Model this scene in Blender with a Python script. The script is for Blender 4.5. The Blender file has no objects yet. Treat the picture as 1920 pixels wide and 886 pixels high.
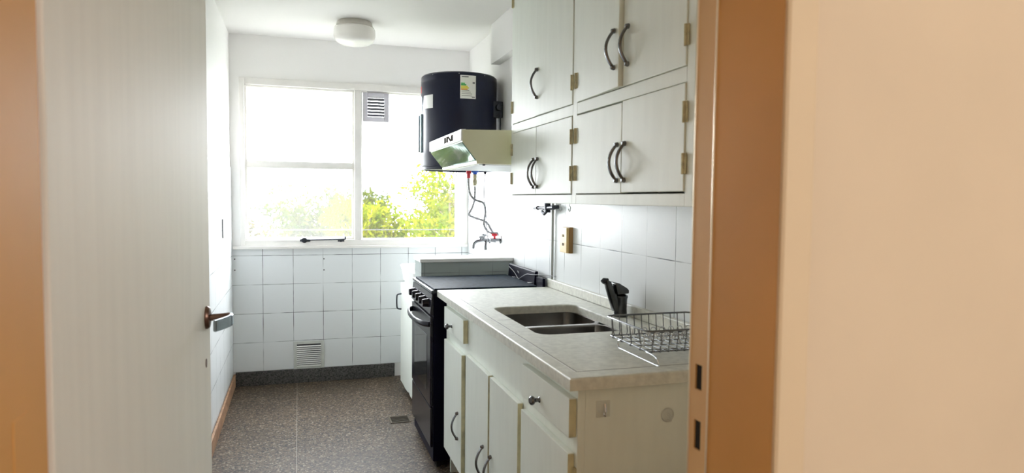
import bpy, bmesh, math, random
from mathutils import Vector, Matrix
random.seed(7)
C = bpy.context.scene.collection
S = bpy.context.scene
PI = math.pi

# ------------------------------------------------------------------ camera
cam_d = bpy.data.cameras.new('camera')
cam = bpy.data.objects.new('camera', cam_d); C.objects.link(cam)
yaw, pitch, roll = 0.3040, -0.0542, 0.0101
f = Vector((math.sin(yaw)*math.cos(pitch), math.cos(yaw)*math.cos(pitch), math.sin(pitch)))
r = Vector((math.cos(yaw), -math.sin(yaw), 0)); u = r.cross(f)
r2 = r*math.cos(roll) + u*math.sin(roll); u2 = -r*math.sin(roll) + u*math.cos(roll)
M = Matrix((( r2.x, u2.x, -f.x, 0.437), (r2.y, u2.y, -f.y, -4.9638), (r2.z, u2.z, -f.z, 1.2981), (0, 0, 0, 1)))
cam.matrix_world = M
cam_d.sensor_width = 36; cam_d.lens = 1277.3/1920*36
cam_d.clip_start = 0.02; cam_d.clip_end = 400
cam_d.dof.use_dof = True; cam_d.dof.focus_distance = 3.4; cam_d.dof.aperture_fstop = 4.5
S.camera = cam

# ------------------------------------------------------------------ light
S.view_settings.view_transform = 'Standard'; S.view_settings.look = 'None'
S.view_settings.gamma = 1; S.view_settings.use_curve_mapping = False
S.view_settings.exposure = 1.32
S.cycles.max_bounces = 14; S.cycles.diffuse_bounces = 10; S.cycles.transparent_max_bounces = 24
S.cycles.use_denoising = True; S.cycles.sample_clamp_indirect = 6
w = bpy.data.worlds.new('sky'); S.world = w; w.use_nodes = True
bg = w.node_tree.nodes['Background']
bg.inputs[0].default_value = (0.93, 0.97, 1.0, 1); bg.inputs[1].default_value = 9.0
sun_d = bpy.data.lights.new('sun', 'SUN'); sun = bpy.data.objects.new('sun', sun_d); C.objects.link(sun)
sun_d.energy = 5; sun_d.angle = 0.03; sun_d.color = (1, .95, .82)
sun.rotation_euler = (math.radians(48), 0, math.radians(-25))
pd = bpy.data.lights.new('window_portal', 'AREA'); po = bpy.data.objects.new('window_portal', pd); C.objects.link(po)
pd.shape = 'RECTANGLE'; pd.size = 1.6; pd.size_y = 1.2; pd.cycles.is_portal = True
po.location = (0.84, 0.12, 1.52); po.rotation_euler = (-PI/2, 0, 0)
hd = bpy.data.lights.new('hall_light', 'AREA'); ho = bpy.data.objects.new('hall_light', hd); C.objects.link(ho)
hd.shape = 'RECTANGLE'; hd.size = 1.0; hd.size_y = 1.2; hd.energy = 17; hd.color = (1, .985, .96)
ho.location = (1.9, -7.2, 1.7); ho.rotation_euler = (PI/2, 0, math.radians(14))

# ------------------------------------------------------------------ materials
def mat(name, col, rough=.5, metal=0, spec=.5, noise=0, nscale=8, bump=0, bscale=40, stretch=(1,1,1), coat=0, emit=0):
    m = bpy.data.materials.new(name); m.use_nodes = True
    nt = m.node_tree; b = nt.nodes['Principled BSDF']
    b.inputs['Base Color'].default_value = (*col, 1); b.inputs['Roughness'].default_value = rough
    b.inputs['Metallic'].default_value = metal; b.inputs['Specular IOR Level'].default_value = spec
    b.inputs['Coat Weight'].default_value = coat
    if emit:
        b.inputs['Emission Color'].default_value = (1, .96, .9, 1); b.inputs['Emission Strength'].default_value = emit
    if noise or bump:
        tc = nt.nodes.new('ShaderNodeTexCoord'); mp = nt.nodes.new('ShaderNodeMapping')
        mp.inputs['Scale'].default_value = stretch; nt.links.new(tc.outputs['Object'], mp.inputs[0])
    if noise:
        n = nt.nodes.new('ShaderNodeTexNoise'); n.inputs['Scale'].default_value = nscale; n.inputs['Detail'].default_value = 5
        nt.links.new(mp.outputs[0], n.inputs['Vector'])
        rp = nt.nodes.new('ShaderNodeValToRGB'); k = 1-noise
        rp.color_ramp.elements[0].color = (col[0]*k, col[1]*k, col[2]*k, 1); rp.color_ramp.elements[0].position = .3
        rp.color_ramp.elements[1].color = (*[min(1, c*(1+noise*.4)) for c in col], 1); rp.color_ramp.elements[1].position = .7
        nt.links.new(n.outputs[0], rp.inputs[0]); nt.links.new(rp.outputs[0], b.inputs['Base Color'])
    if bump:
        n2 = nt.nodes.new('ShaderNodeTexNoise'); n2.inputs['Scale'].default_value = bscale; n2.inputs['Detail'].default_value = 3
        nt.links.new(mp.outputs[0], n2.inputs['Vector'])
        bp = nt.nodes.new('ShaderNodeBump'); bp.inputs['Strength'].default_value = bump; bp.inputs['Distance'].default_value = .002
        nt.links.new(n2.outputs[0], bp.inputs['Height']); nt.links.new(bp.outputs[0], b.inputs['Normal'])
    return m

def tile_mat(name, axis, u0, v0, T=.2, col=(.83, .855, .87), dark=(.05, .06, .07), lw=.0017):
    m = bpy.data.materials.new(name); m.use_nodes = True
    nt = m.node_tree; b = nt.nodes['Principled BSDF']; b.inputs['Roughness'].default_value = .34; b.inputs['Specular IOR Level'].default_value = .35
    tc = nt.nodes.new('ShaderNodeTexCoord'); sp = nt.nodes.new('ShaderNodeSeparateXYZ'); nt.links.new(tc.outputs['Object'], sp.inputs[0])
    def mth(op, a, bb=None, cc=None):
        n = nt.nodes.new('ShaderNodeMath'); n.operation = op
        for i, v in enumerate((a, bb, cc)):
            if v is None: continue
            if isinstance(v, (int, float)): n.inputs[i].default_value = v
            else: nt.links.new(v, n.inputs[i])
        return n.outputs[0]
    def dist(o, off):   # metres to the nearest joint
        q = mth('DIVIDE', mth('SUBTRACT', o, off), T)
        fr = mth('SUBTRACT', q, mth('ROUND', q))
        return mth('MULTIPLY', mth('ABSOLUTE', fr), T)
    du, dv = dist(sp.outputs[axis], u0), dist(sp.outputs['Z'], v0)
    d = mth('MINIMUM', du, dv)
    g = mth('LESS_THAN', d, lw)
    n = nt.nodes.new('ShaderNodeTexNoise'); n.inputs['Scale'].default_value = 6; nt.links.new(tc.outputs['Object'], n.inputs['Vector'])
    mr = nt.nodes.new('ShaderNodeMapRange'); mr.inputs[1].default_value = .38; mr.inputs[2].default_value = .62; mr.inputs[3].default_value = .15; mr.inputs[4].default_value = 1
    nt.links.new(n.outputs[0], mr.inputs[0])
    fac = mth('MULTIPLY', g, mr.outputs[0])
    n2 = nt.nodes.new('ShaderNodeTexNoise'); n2.inputs['Scale'].default_value = 2.2; nt.links.new(tc.outputs['Object'], n2.inputs['Vector'])
    mx0 = nt.nodes.new('ShaderNodeMix'); mx0.data_type = 'RGBA'; nt.links.new(n2.outputs[0], mx0.inputs[0])
    mx0.inputs[6].default_value = (*col, 1); mx0.inputs[7].default_value = (*[c*.94 for c in col], 1)
    mx = nt.nodes.new('ShaderNodeMix'); mx.data_type = 'RGBA'; nt.links.new(fac, mx.inputs[0])
    nt.links.new(mx0.outputs[2], mx.inputs[6]); mx.inputs[7].default_value = (*dark, 1)
    nt.links.new(mx.outputs[2], b.inputs['Base Color'])
    bp = nt.nodes.new('ShaderNodeBump'); bp.inputs['Strength'].default_value = .12; bp.inputs['Distance'].default_value = .001
    h = mth('MINIMUM', d, .004); nt.links.new(mth('MULTIPLY', h, 250), bp.inputs['Height']); nt.links.new(bp.outputs[0], b.inputs['Normal'])
    return m

def terrazzo(name, base, light, darkc, scale=90, rough=.35, joints=None):
    m = bpy.data.materials.new(name); m.use_nodes = True
    nt = m.node_tree; b = nt.nodes['Principled BSDF']; b.inputs['Roughness'].default_value = rough; b.inputs['Specular IOR Level'].default_value = .3
    tc = nt.nodes.new('ShaderNodeTexCoord')
    v = nt.nodes.new('ShaderNodeTexVoronoi'); v.inputs['Scale'].default_value = scale; nt.links.new(tc.outputs['Object'], v.inputs['Vector'])
    sep = nt.nodes.new('ShaderNodeSeparateColor'); nt.links.new(v.outputs['Color'], sep.inputs[0])
    rp = nt.nodes.new('ShaderNodeValToRGB'); rp.color_ramp.interpolation = 'CONSTANT'
    e = rp.color_ramp.elements; e[0].color = (*darkc, 1); e[0].position = 0
    e[1].color = (*base, 1); e[1].position = .28
    x = e.new(.72); x.color = (*[c*1.25 for c in base], 1); x = e.new(.88); x.color = (*light, 1)
    nt.links.new(sep.outputs[0], rp.inputs[0])
    n = nt.nodes.new('ShaderNodeTexNoise'); n.inputs['Scale'].default_value = 3; n.inputs['Detail'].default_value = 6; nt.links.new(tc.outputs['Object'], n.inputs['Vector'])
    mr = nt.nodes.new('ShaderNodeMapRange'); mr.inputs[1].default_value = .3; mr.inputs[2].default_value = .7; mr.inputs[3].default_value = .78; mr.inputs[4].default_value = 1.15
    nt.links.new(n.outputs[0], mr.inputs[0])
    mx = nt.nodes.new('ShaderNodeMix'); mx.data_type = 'RGBA'; mx.blend_type = 'MULTIPLY'; mx.inputs[0].default_value = 1
    nt.links.new(rp.outputs[0], mx.inputs[6]); nt.links.new(mr.outputs[0], mx.inputs[7])
    out = mx.outputs[2]
    if joints:
        sp = nt.nodes.new('ShaderNodeSeparateXYZ'); nt.links.new(tc.outputs['Object'], sp.inputs[0]); last = None
        for ax, off, T in joints:
            a = nt.nodes.new('ShaderNodeMath'); a.operation = 'SUBTRACT'; a.inputs[1].default_value = off; nt.links.new(sp.outputs[ax], a.inputs[0])
            q = nt.nodes.new('ShaderNodeMath'); q.operation = 'PINGPONG'; q.inputs[1].default_value = T/2; nt.links.new(a.outputs[0], q.inputs[0])
            l = nt.nodes.new('ShaderNodeMath'); l.operation = 'LESS_THAN'; l.inputs[1].default_value = .0018; nt.links.new(q.outputs[0], l.inputs[0])
            if last:
                y = nt.nodes.new('ShaderNodeMath'); y.operation = 'MAXIMUM'; nt.links.new(last, y.inputs[0]); nt.links.new(l.outputs[0], y.inputs[1]); last = y.outputs[0]
            else: last = l.outputs[0]
        sc = nt.nodes.new('ShaderNodeMath'); sc.operation = 'MULTIPLY'; sc.inputs[1].default_value = .5; nt.links.new(last, sc.inputs[0])
        m3 = nt.nodes.new('ShaderNodeMix'); m3.data_type = 'RGBA'; nt.links.new(sc.outputs[0], m3.inputs[0]); nt.links.new(out, m3.inputs[6])
        m3.inputs[7].default_value = (.42, .38, .33, 1); out = m3.outputs[2]
    nt.links.new(out, b.inputs['Base Color'])
    return m

def glass_mat(name, haze=0.0, gloss=.05, hcol=(1, 1, 1)):
    m = bpy.data.materials.new(name); m.use_nodes = True; nt = m.node_tree; nt.nodes.clear()
    o = nt.nodes.new('ShaderNodeOutputMaterial'); t = nt.nodes.new('ShaderNodeBsdfTransparent'); g = nt.nodes.new('ShaderNodeBsdfGlossy')
    g.inputs['Roughness'].default_value = .02
    mx = nt.nodes.new('ShaderNodeMixShader'); mx.inputs[0].default_value = gloss
    nt.links.new(t.outputs[0], mx.inputs[1]); nt.links.new(g.outputs[0], mx.inputs[2]); out = mx.outputs[0]
    if haze:
        tr = nt.nodes.new('ShaderNodeBsdfTranslucent'); tr.inputs[0].default_value = (*hcol, 1)
        m2 = nt.nodes.new('ShaderNodeMixShader'); m2.inputs[0].default_value = haze
        nt.links.new(out, m2.inputs[1]); nt.links.new(tr.outputs[0], m2.inputs[2]); out = m2.outputs[0]
    nt.links.new(out, o.inputs[0])
    return m

def leaf_mat(name, col):
    m = bpy.data.materials.new(name); m.use_nodes = True; nt = m.node_tree; nt.nodes.clear()
    o = nt.nodes.new('ShaderNodeOutputMaterial'); d = nt.nodes.new('ShaderNodeBsdfDiffuse'); t = nt.nodes.new('ShaderNodeBsdfTranslucent')
    tc = nt.nodes.new('ShaderNodeTexCoord'); n = nt.nodes.new('ShaderNodeTexNoise'); n.inputs['Scale'].default_value = 3.5; n.inputs['Detail'].default_value = 4
    nt.links.new(tc.outputs['Object'], n.inputs['Vector'])
    rp = nt.nodes.new('ShaderNodeValToRGB'); rp.color_ramp.elements[0].position = .35; rp.color_ramp.elements[1].position = .65
    rp.color_ramp.elements[0].color = (col[0]*.55, col[1]*.75, col[2]*.8, 1); rp.color_ramp.elements[1].color = (col[0]*1.5, col[1]*1.25, col[2]*1.2, 1)
    nt.links.new(n.outputs[0], rp.inputs[0]); nt.links.new(rp.outputs[0], d.inputs[0]); nt.links.new(rp.outputs[0], t.inputs[0])
    mx = nt.nodes.new('ShaderNodeMixShader'); mx.inputs[0].default_value = .45
    nt.links.new(d.outputs[0], mx.inputs[1]); nt.links.new(t.outputs[0], mx.inputs[2]); nt.links.new(mx.outputs[0], o.inputs[0])
    return m

M_paint = mat('white_wall_paint', (.87, .86, .85), .7, bump=.08, bscale=60)
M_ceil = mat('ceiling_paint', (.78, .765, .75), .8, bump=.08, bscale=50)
M_tile_b = tile_mat('tile_back', 'X', .2, .0968)
M_tile_l = tile_mat('tile_left', 'Y', 0.0, .0968)
M_tile_r = tile_mat('tile_right', 'Y', -2.949, .0968)
M_tile_h = tile_mat('tile_low_wall', 'X', 1.12, .875, col=(.40, .45, .44), dark=(.16, .18, .18))
M_floor = terrazzo('terrazzo_floor', (.10, .070, .046), (.24, .20, .155), (.024, .020, .016), 130, .5, [('X', .42, 1.2)])
M_skirt = terrazzo('terrazzo_skirting', (.085, .082, .078), (.13, .125, .12), (.04, .04, .038), 150, .5)
M_skirt_l = mat('skirting_brown', (.42, .24, .14), .6, noise=.4, nscale=25)
M_cab = mat('cabinet_cream_paint', (.87, .915, .855), .45, noise=.03, nscale=6, bump=.12, bscale=30, stretch=(6, 6, 1))
M_cabedge = mat('aged_cream_edge', (.72, .68, .45), .5, noise=.3, nscale=20)
M_dark = mat('dark_gap', (.02, .02, .02), .9, noise=.2)
M_chrome = mat('chrome', (.75, .76, .78), .12, 1, bump=.02)
M_dchrome = mat('dark_chrome', (.20, .205, .215), .25, 1, noise=.15, nscale=40)
M_tap = mat('dark_tap_chrome', (.10, .105, .11), .25, 1, noise=.3, nscale=30)
M_drain = mat('tarnished_drain_metal', (.10, .08, .055), .5, .5, noise=.3, nscale=40)
M_steel = mat('stainless_steel', (.20, .19, .175), .3, 1, noise=.25, nscale=12, bump=.05, bscale=120, stretch=(1, 8, 1))
M_brass = mat('brass_hinge', (.66, .61, .40), .5, .3, noise=.3, nscale=60)
M_marble = mat('grey_marble', (.74, .74, .67), .4, noise=.17, nscale=55, bump=.03)
M_groove = mat('marble_groove', (.22, .20, .17), .5, noise=.3)
M_black = mat('black_enamel', (.008, .007, .016), .25, spec=.35, noise=.2)
M_blackside = mat('navy_black_enamel', (.006, .006, .018), .45, spec=.06, noise=.2)
M_blackglass = mat('black_glass', (.02, .022, .025), .06, spec=.6, noise=.2)
M_cook = mat('cooktop_enamel', (.03, .035, .045), .18, noise=.3, nscale=20)
M_cookglass = mat('cooktop_glass_lid', (.022, .036, .055), .6, spec=.05, noise=.5, nscale=45, bump=.06, bscale=18)
M_navy = mat('navy_heater_enamel', (.006, .009, .030), .3, noise=.15, nscale=3, spec=.35)
M_white = mat('white_plastic', (.85, .85, .83), .35, noise=.04)
M_whitem = mat('white_window_paint', (.82, .80, .77), .4, noise=.06, nscale=10)
M_hood = mat('hood_cream_enamel', (.88, .88, .66), .3, noise=.05)
M_hoodw = mat('hood_white_lip', (.92, .92, .90), .3, noise=.03)
M_visor = mat('hood_visor_mirror', (.22, .36, .34), .05, 1, bump=.10, bscale=14)
M_red = mat('red_plastic', (.7, .03, .05), .3, noise=.1)
M_blue = mat('blue_plastic', (.03, .12, .6), .3, noise=.1)
M_green = mat('label_green', (.05, .45, .12), .6, noise=.05)
M_yellow = mat('label_yellow', (.85, .75, .05), .6, noise=.05)
M_orange = mat('label_orange', (.85, .4, .05), .6, noise=.05)
M_lgrey = mat('label_grey', (.16, .16, .17), .6, noise=.05)
M_cyan = mat('pale_blue_sheen_plastic', (.45, .65, .75), .2, noise=.1)  # plastic colour that also paints in the reflection on the heater's room side
M_yel = mat('yellowed_plastic', (.80, .58, .25), .4, noise=.1, nscale=20)
M_yeld = mat('brown_plastic_side', (.36, .2, .07), .5, noise=.2)
M_grey = mat('grey_pipe_paint', (.42, .43, .41), .5, noise=.15, nscale=20)
M_vent = mat('vent_grey_enamel', (.62, .64, .61), .35, noise=.1, nscale=20)
M_ventw = mat('vent_lilac_plastic', (.60, .58, .64), .5, noise=.05)
M_ventd = mat('vent_slat_plastic', (.07, .065, .08), .5, noise=.1)
M_lever = mat('blue_grey_chrome', (.36, .42, .48), .16, 1, noise=.2, nscale=20)
M_arch = mat('architrave_paint', (.80, .63, .42), .6, noise=.05, nscale=3)
M_logo = mat('faded_logo_print', (.06, .05, .04), .95, spec=.02, noise=.2, nscale=60)
M_iron = mat('dark_iron', (.05, .055, .07), .4, .6, noise=.3, nscale=40)
M_peach = mat('peach_wall_paint', (.80, .65, .47), .75, noise=.05, nscale=3, bump=.1, bscale=50)
M_jamb = mat('peach_frame_enamel', (.74, .39, .12), .55, spec=.22, noise=.08, nscale=4, bump=.1, bscale=20)
M_jamb_lit = mat('lit_frame_enamel', (.80, .52, .25), .5, noise=.08, nscale=4, spec=.3)  # lighter copy of the frame enamel, kitchen light put into its colour
M_bead = mat('frame_edge_glint', (.9, .8, .66), .28, .75, noise=.15, nscale=6)  # pale metal tone standing for the window glint on the frame edges
M_door = mat('door_white_enamel', (.87, .855, .785), .52, spec=.4, noise=.04, nscale=5, bump=.15, bscale=22, stretch=(6, 6, .4))
M_bronze = mat('bronze_rosette', (.20, .12, .09), .3, .8, noise=.3, nscale=30)
M_opal = mat('opal_glass', (.88, .86, .82), .25, noise=.03, emit=.0)
M_rust = mat('lamp_metal_ring', (.66, .63, .58), .4, .3, noise=.12, nscale=12)
M_clear = glass_mat('clear_pane', .006)
M_hazy = glass_mat('milky_pane', .10)  # translucent share whitens the view through the pane
M_hazy2 = glass_mat('lightly_milky_pane', .029)
M_clearp = glass_mat('clear_plastic', .12, .1)
M_bark = mat('bark', (.16, .12, .09), .9, noise=.4, nscale=20)
M_leaf1 = leaf_mat('leaf_lime', (.082, .098, .004))
M_leaf2 = leaf_mat('leaf_green', (.034, .044, .007))
M_leaf3 = leaf_mat('leaf_ochre', (.04, .034, .008))
M_bld = mat('pale_building', (.55, .60, .64), .9, noise=.1, nscale=.5)
M_bldw = mat('building_window', (.25, .30, .36), .3, noise=.2)
M_grd = mat('outside_ground', (.03, .042, .012), .95, noise=.4, nscale=.3)
M_cable = mat('grey_cable', (.16, .16, .175), .5, noise=.1)
def braid_mat():
    m = mat('braided_hose', (.30, .30, .30), .35, .7)
    nt = m.node_tree; b = nt.nodes['Principled BSDF']
    tc = nt.nodes.new('ShaderNodeTexCoord'); c = nt.nodes.new('ShaderNodeTexWave'); c.inputs['Scale'].default_value = 38; c.bands_direction = 'Z'
    c.inputs['Distortion'].default_value = 1
    nt.links.new(tc.outputs['Object'], c.inputs['Vector'])
    rp = nt.nodes.new('ShaderNodeValToRGB'); rp.color_ramp.elements[0].color = (.05, .05, .06, 1); rp.color_ramp.elements[1].color = (.55, .55, .56, 1)
    nt.links.new(c.outputs[0], rp.inputs[0]); nt.links.new(rp.outputs[0], b.inputs['Base Color'])
    return m
M_braid = braid_mat()

# ------------------------------------------------------------------ mesh helpers
def BM(): return bmesh.new()
def box(bm, x0, x1, y0, y1, z0, z1, bev=0, seg=2):
    x0, x1 = sorted((x0, x1)); y0, y1 = sorted((y0, y1)); z0, z1 = sorted((z0, z1))
    g = bmesh.ops.create_cube(bm, size=1, matrix=Matrix.Translation(((x0+x1)/2, (y0+y1)/2, (z0+z1)/2)) @ Matrix.Diagonal((x1-x0, y1-y0, z1-z0, 1)))
    if bev:
        es = list({e for v in g['verts'] for e in v.link_edges})
        bmesh.ops.bevel(bm, geom=es, offset=min(bev, .45*min(x1-x0, y1-y0, z1-z0)), segments=seg, profile=.6, affect='EDGES')
    return bm
def bx(*a, **k): return box(BM(), *a, **k)
def prism(bm, pts, axis, a0, a1, bev=0):
    """polygon pts (2-D) extruded along an axis; axis X: pts=(y,z), Y: (x,z), Z: (x,y)"""
    def P(p, a): return {'X': (a, p[0], p[1]), 'Y': (p[0], a, p[1]), 'Z': (p[0], p[1], a)}[axis]
    A = [bm.verts.new(P(p, a0)) for p in pts]; B = [bm.verts.new(P(p, a1)) for p in pts]; n = len(pts)
    fs = [bm.faces.new(A), bm.faces.new(B)] + [bm.faces.new((A[i], A[(i+1) % n], B[(i+1) % n], B[i])) for i in range(n)]
    bmesh.ops.recalc_face_normals(bm, faces=fs)
    if bev:
        es = list({e for q in fs for e in q.edges}); bmesh.ops.bevel(bm, geom=es, offset=bev, segments=2, profile=.6, affect='EDGES')
    return bm
def smooth_path(pts, sub=6):
    P = [Vector(p) for p in pts]; out = []
    for i in range(len(P)-1):
        p0, p1, p2, p3 = P[max(i-1, 0)], P[i], P[i+1], P[min(i+2, len(P)-1)]
        for k in range(sub):
            t = k/sub
            out.append(.5*((2*p1)+(p2-p0)*t+(2*p0-5*p1+4*p2-p3)*t*t+(3*p1-p0-3*p2+p3)*t**3))
    out.append(P[-1]); return out
def tube(bm, pts, rad, n=8, flat=None):
    """sweep; rad number or list; flat = (rx, ry) ellipse with ry along a fixed direction"""
    P = [Vector(p) for p in pts]; rings = []; up = None
    for i, p in enumerate(P):
        t = (P[min(i+1, len(P)-1)]-P[max(i-1, 0)]).normalized()
        if up is None:
            up = Vector((0, 0, 1)) if abs(t.z) < .9 else Vector((0, 1, 0))
        a = t.cross(up).normalized(); b = a.cross(t).normalized(); up = b
        rr = rad[i] if isinstance(rad, (list, tuple)) else rad
        ra, rb = (rr, rr) if flat is None else flat
        rings.append([bm.verts.new(p + a*ra*math.cos(2*PI*k/n) + b*rb*math.sin(2*PI*k/n)) for k in range(n)])
    for A, B in zip(rings, rings[1:]):
        for k in range(n): bm.faces.new((A[k], A[(k+1) % n], B[(k+1) % n], B[k]))
    bm.faces.new(rings[0][::-1]); bm.faces.new(rings[-1])
    return bm
def lathe(bm, prof, n=40, origin=(0, 0, 0), axis='Z'):
    """profile (radius, height)"""
    o = Vector(origin); rings = []
    def P(rr, h, k):
        c, s = rr*math.cos(2*PI*k/n), rr*math.sin(2*PI*k/n)
        return o + Vector({'Z': (c, s, h), 'X': (h, c, s), 'Y': (c, h, s)}[axis])
    for rr, h in prof:
        rings.append([bm.verts.new(P(rr, h, 0))] if rr < 1e-6 else [bm.verts.new(P(rr, h, k)) for k in range(n)])
    fs = []
    for A, B in zip(rings, rings[1:]):
        for k in range(n):
            a0, a1, b0, b1 = A[k % len(A)], A[(k+1) % len(A)], B[k % len(B)], B[(k+1) % len(B)]
            vs = []
            for v in (a0, a1, b1, b0):
                if v not in vs: vs.append(v)
            if len(vs) > 2: fs.append(bm.faces.new(vs))
    for R in (rings[0], rings[-1]):
        if len(R) > 1: fs.append(bm.faces.new(R))
    bmesh.ops.recalc_face_normals(bm, faces=fs)
    return bm
def obj(name, bm, m, parent=None, smooth=False):
    me = bpy.data.meshes.new(name); bm.to_mesh(me); bm.free()
    if smooth:
        for p in me.polygons: p.use_smooth = True
        if hasattr(me, 'set_sharp_from_angle'): me.set_sharp_from_angle(angle=math.radians(35))
    o = bpy.data.objects.new(name, me); me.materials.append(m); C.objects.link(o)
    if parent: o.parent = parent; o.matrix_parent_inverse = PINV(parent)
    return o
def world_of(o):
    m = o.matrix_basis.copy()
    if o.parent: m = world_of(o.parent) @ o.matrix_parent_inverse @ m
    return m
def PINV(p): return world_of(p).inverted()
def tag(o, label, cat=None, group=None, kind=None):
    if label: o['label'] = label
    if cat: o['category'] = cat
    if group: o['group'] = group
    if kind: o['kind'] = kind
    return o
def thing(name, loc, label, cat, group=None, kind=None):
    o = bpy.data.objects.new(name, None); C.objects.link(o); o.location = loc; o.empty_display_size = .05
    return tag(o, label, cat, group, kind)
def struct(name, bm, m, label=None, cat=None, parent=None):
    o = obj(name, bm, m, parent)
    if not parent: o['kind'] = 'structure'; tag(o, label, cat)
    return o

W, H = 1.65, 2.3856
YF = -3.98            # kitchen face of the wall with the doorway
YH = -4.20            # hall face of it
# ================================================================== SETTING
struct('floor', bx(-.6, 2.9, -7.6, .15, -.12, 0), M_floor, 'speckled dark terrazzo kitchen floor', 'floor')
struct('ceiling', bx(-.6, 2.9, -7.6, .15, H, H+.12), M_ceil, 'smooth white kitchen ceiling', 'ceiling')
wl = struct('wall_left', bx(-.12, 0, YF, .15, 0, H), M_paint, 'white left wall, tiled up to window height', 'wall')
obj('tile_cladding', bx(-.002, .006, YF+.001, -.001, .085, 1.497, bev=.002), M_tile_l, wl)
wr = struct('wall_right', bx(W, W+.12, YF, .15, 0, H), M_paint, 'right wall with white tiles behind the counter', 'wall')
obj('tile_cladding', bx(W-.004, W+.002, YF+.001, -.001, .0, 1.497), M_tile_r, wr)
b = BM(); wx0, wx1, wz0, wz1 = .060, 1.645, .945, 2.100
box(b, 0, wx0, 0, .15, 0, H); box(b, wx1, W, 0, .15, 0, H); box(b, wx0, wx1, 0, .15, 0, wz0); box(b, wx0, wx1, 0, .15, wz1, H)
wb = struct('wall_back', b, M_paint, 'end wall holding the window', 'wall')
obj('tile_cladding', bx(.007, W-.005, -.006, .001, .097, .945), M_tile_b, wb)
b = BM()
for x, z in ((.022, .875), (.022, .80), (.606, .868), (.606, .79)): lathe(b, [(.0045, -.0075), (.0045, -.0055)], 10, (x, 0, z), 'Y')
obj('screw_hole', b, M_dark, wb)
b = BM(); box(b, -.12, .10, YH, YF, 0, H); box(b, 1.10, W+.12, YH, YF, 0, H); box(b, .10, 1.10, YH, YF, 2.12, H)
struct('wall_front', b, M_peach, 'peach hallway wall around the doorway', 'wall')
b = BM(); box(b, -.6, -.48, -7.6, YH, 0, H); box(b, -.48, -.12, YH, YH+.1, 0, H)
struct('wall_hall_left', b, M_peach, 'peach side wall of the hallway', 'wall')
b = BM(); box(b, 2.78, 2.9, -7.6, YH, 0, H); box(b, W+.12, 2.78, YH, YH+.1, 0, H)
struct('wall_hall_right', b, M_peach, 'peach right side wall of the hallway', 'wall')
struct('wall_hall_back', bx(-.6, 2.9, -7.72, -7.6, 0, H), M_peach, 'peach wall at the far end of the hallway', 'wall')
struct('beam_right', bx(1.592, W-.001, YF+.002, -.80, 2.14, H-.001, bev=.003), M_paint, 'shallow boxed beam under the ceiling along the right wall', 'beam')
struct('baseboard_back', bx(.02, 1.10, -.022, -.0065, 0, .098, bev=.003), M_skirt, 'grey terrazzo skirting below the window wall', 'baseboard')
struct('baseboard_left', bx(.0065, .020, YF+.05, -.001, 0, .084, bev=.003), M_skirt_l, 'brownish skirting along the left wall', 'baseboard')
# low tiled wall behind the stove
lw = struct('wall_low', bx(1.10, W-.005, -1.138, -.918, 0, .935), M_tile_h, 'low tiled partition between stove and laundry sink', 'wall')
obj('capping', bx(1.092, W-.005, -1.146, -.910, .936, .956, bev=.003), M_white, lw)

# ------------------------------------------------------------------ window
win = thing('window_1', (.85, .05, .945), 'white framed window with a casement on its left half', 'window', kind='structure')
b = BM()
box(b, wx0, .093, -.012, .09, .945, 2.10, .003); box(b, 1.566, 1.645, -.012, .09, .945, 2.10, .003)
box(b, .093, 1.566, -.012, .09, 2.055, 2.10, .003); box(b, .093, 1.566, -.012, .09, .962, 1.003, .003)
box(b, .818, .868, -.012, .09, 1.003, 2.055, .003)
obj('frame', b, M_whitem, win)
obj('sill', bx(.012, 1.64, -.034, -.007, .943, .962, bev=.003), M_whitem, win)
sash = obj('sash', bx(.0935, .1075, .012, .05, 1.004, 2.054, bev=.002), M_whitem, win)
b = BM(); box(b, .804, .8175, .012, .05, 1.004, 2.054, .002); box(b, .1075, .804, .012, .05, 2.042, 2.054, .002); box(b, .1075, .804, .012, .05, 1.004, 1.020, .002)
box(b, .1075, .804, .005, .055, 1.503, 1.545, .004); box(b, .1, .81, -.004, .02, 1.497, 1.507, .002)
obj('sash_rail', b, M_whitem, sash)
obj('pane', bx(.1075, .804, .03, .034, 1.545, 2.042), M_hazy, sash)
obj('pane', bx(.1075, .804, .03, .034, 1.020, 1.503), M_hazy2, sash)
b = BM(); box(b, .869, .876, .02, .05, 1.004, 2.054); box(b, .876, 1.565, .02, .05, 1.004, 1.009); box(b, 1.559, 1.565, .02, .05, 1.009, 2.054); box(b, .876, 1.559, .02, .05, 2.046, 2.054)
obj('glazing_bead', b, M_whitem, win)
obj('pane', bx(.876, 1.559, .033, .037, 1.009, 2.046), M_clear, win)
b = BM(); tube(b, [(.452, -.020, 1.006), (.52, -.022, 1.003), (.74, -.022, 1.006)], .0045, 8)
tube(b, [(.735, -.022, 1.006), (.752, -.022, 1.008), (.752, -.022, 1.028)], .006, 8)
lathe(b, [(.0, -.03), (.018, -.028), (.02, -.02), (.014, -.012)], 14, (.475, 0, 1.001), 'Y'); box(b, .445, .515, -.021, -.012, .991, 1.008, .004)
lathe(b, [(.0, -.03), (.011, -.026), (.012, -.012)], 12, (.722, 0, .998), 'Y'); box(b, .700, .746, -.02, -.012, .989, 1.001, .003)
obj('stay_bar', b, M_iron, win, True)
b = BM(); box(b, .79, .818, -.018, -.012, 2.062, 2.072, .002); box(b, .88, .905, -.018, -.012, 2.044, 2.052, .002); box(b, .835, .848, -.018, -.012, 2.075, 2.08, .001)
obj('catch', b, M_whitem, win)

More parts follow.
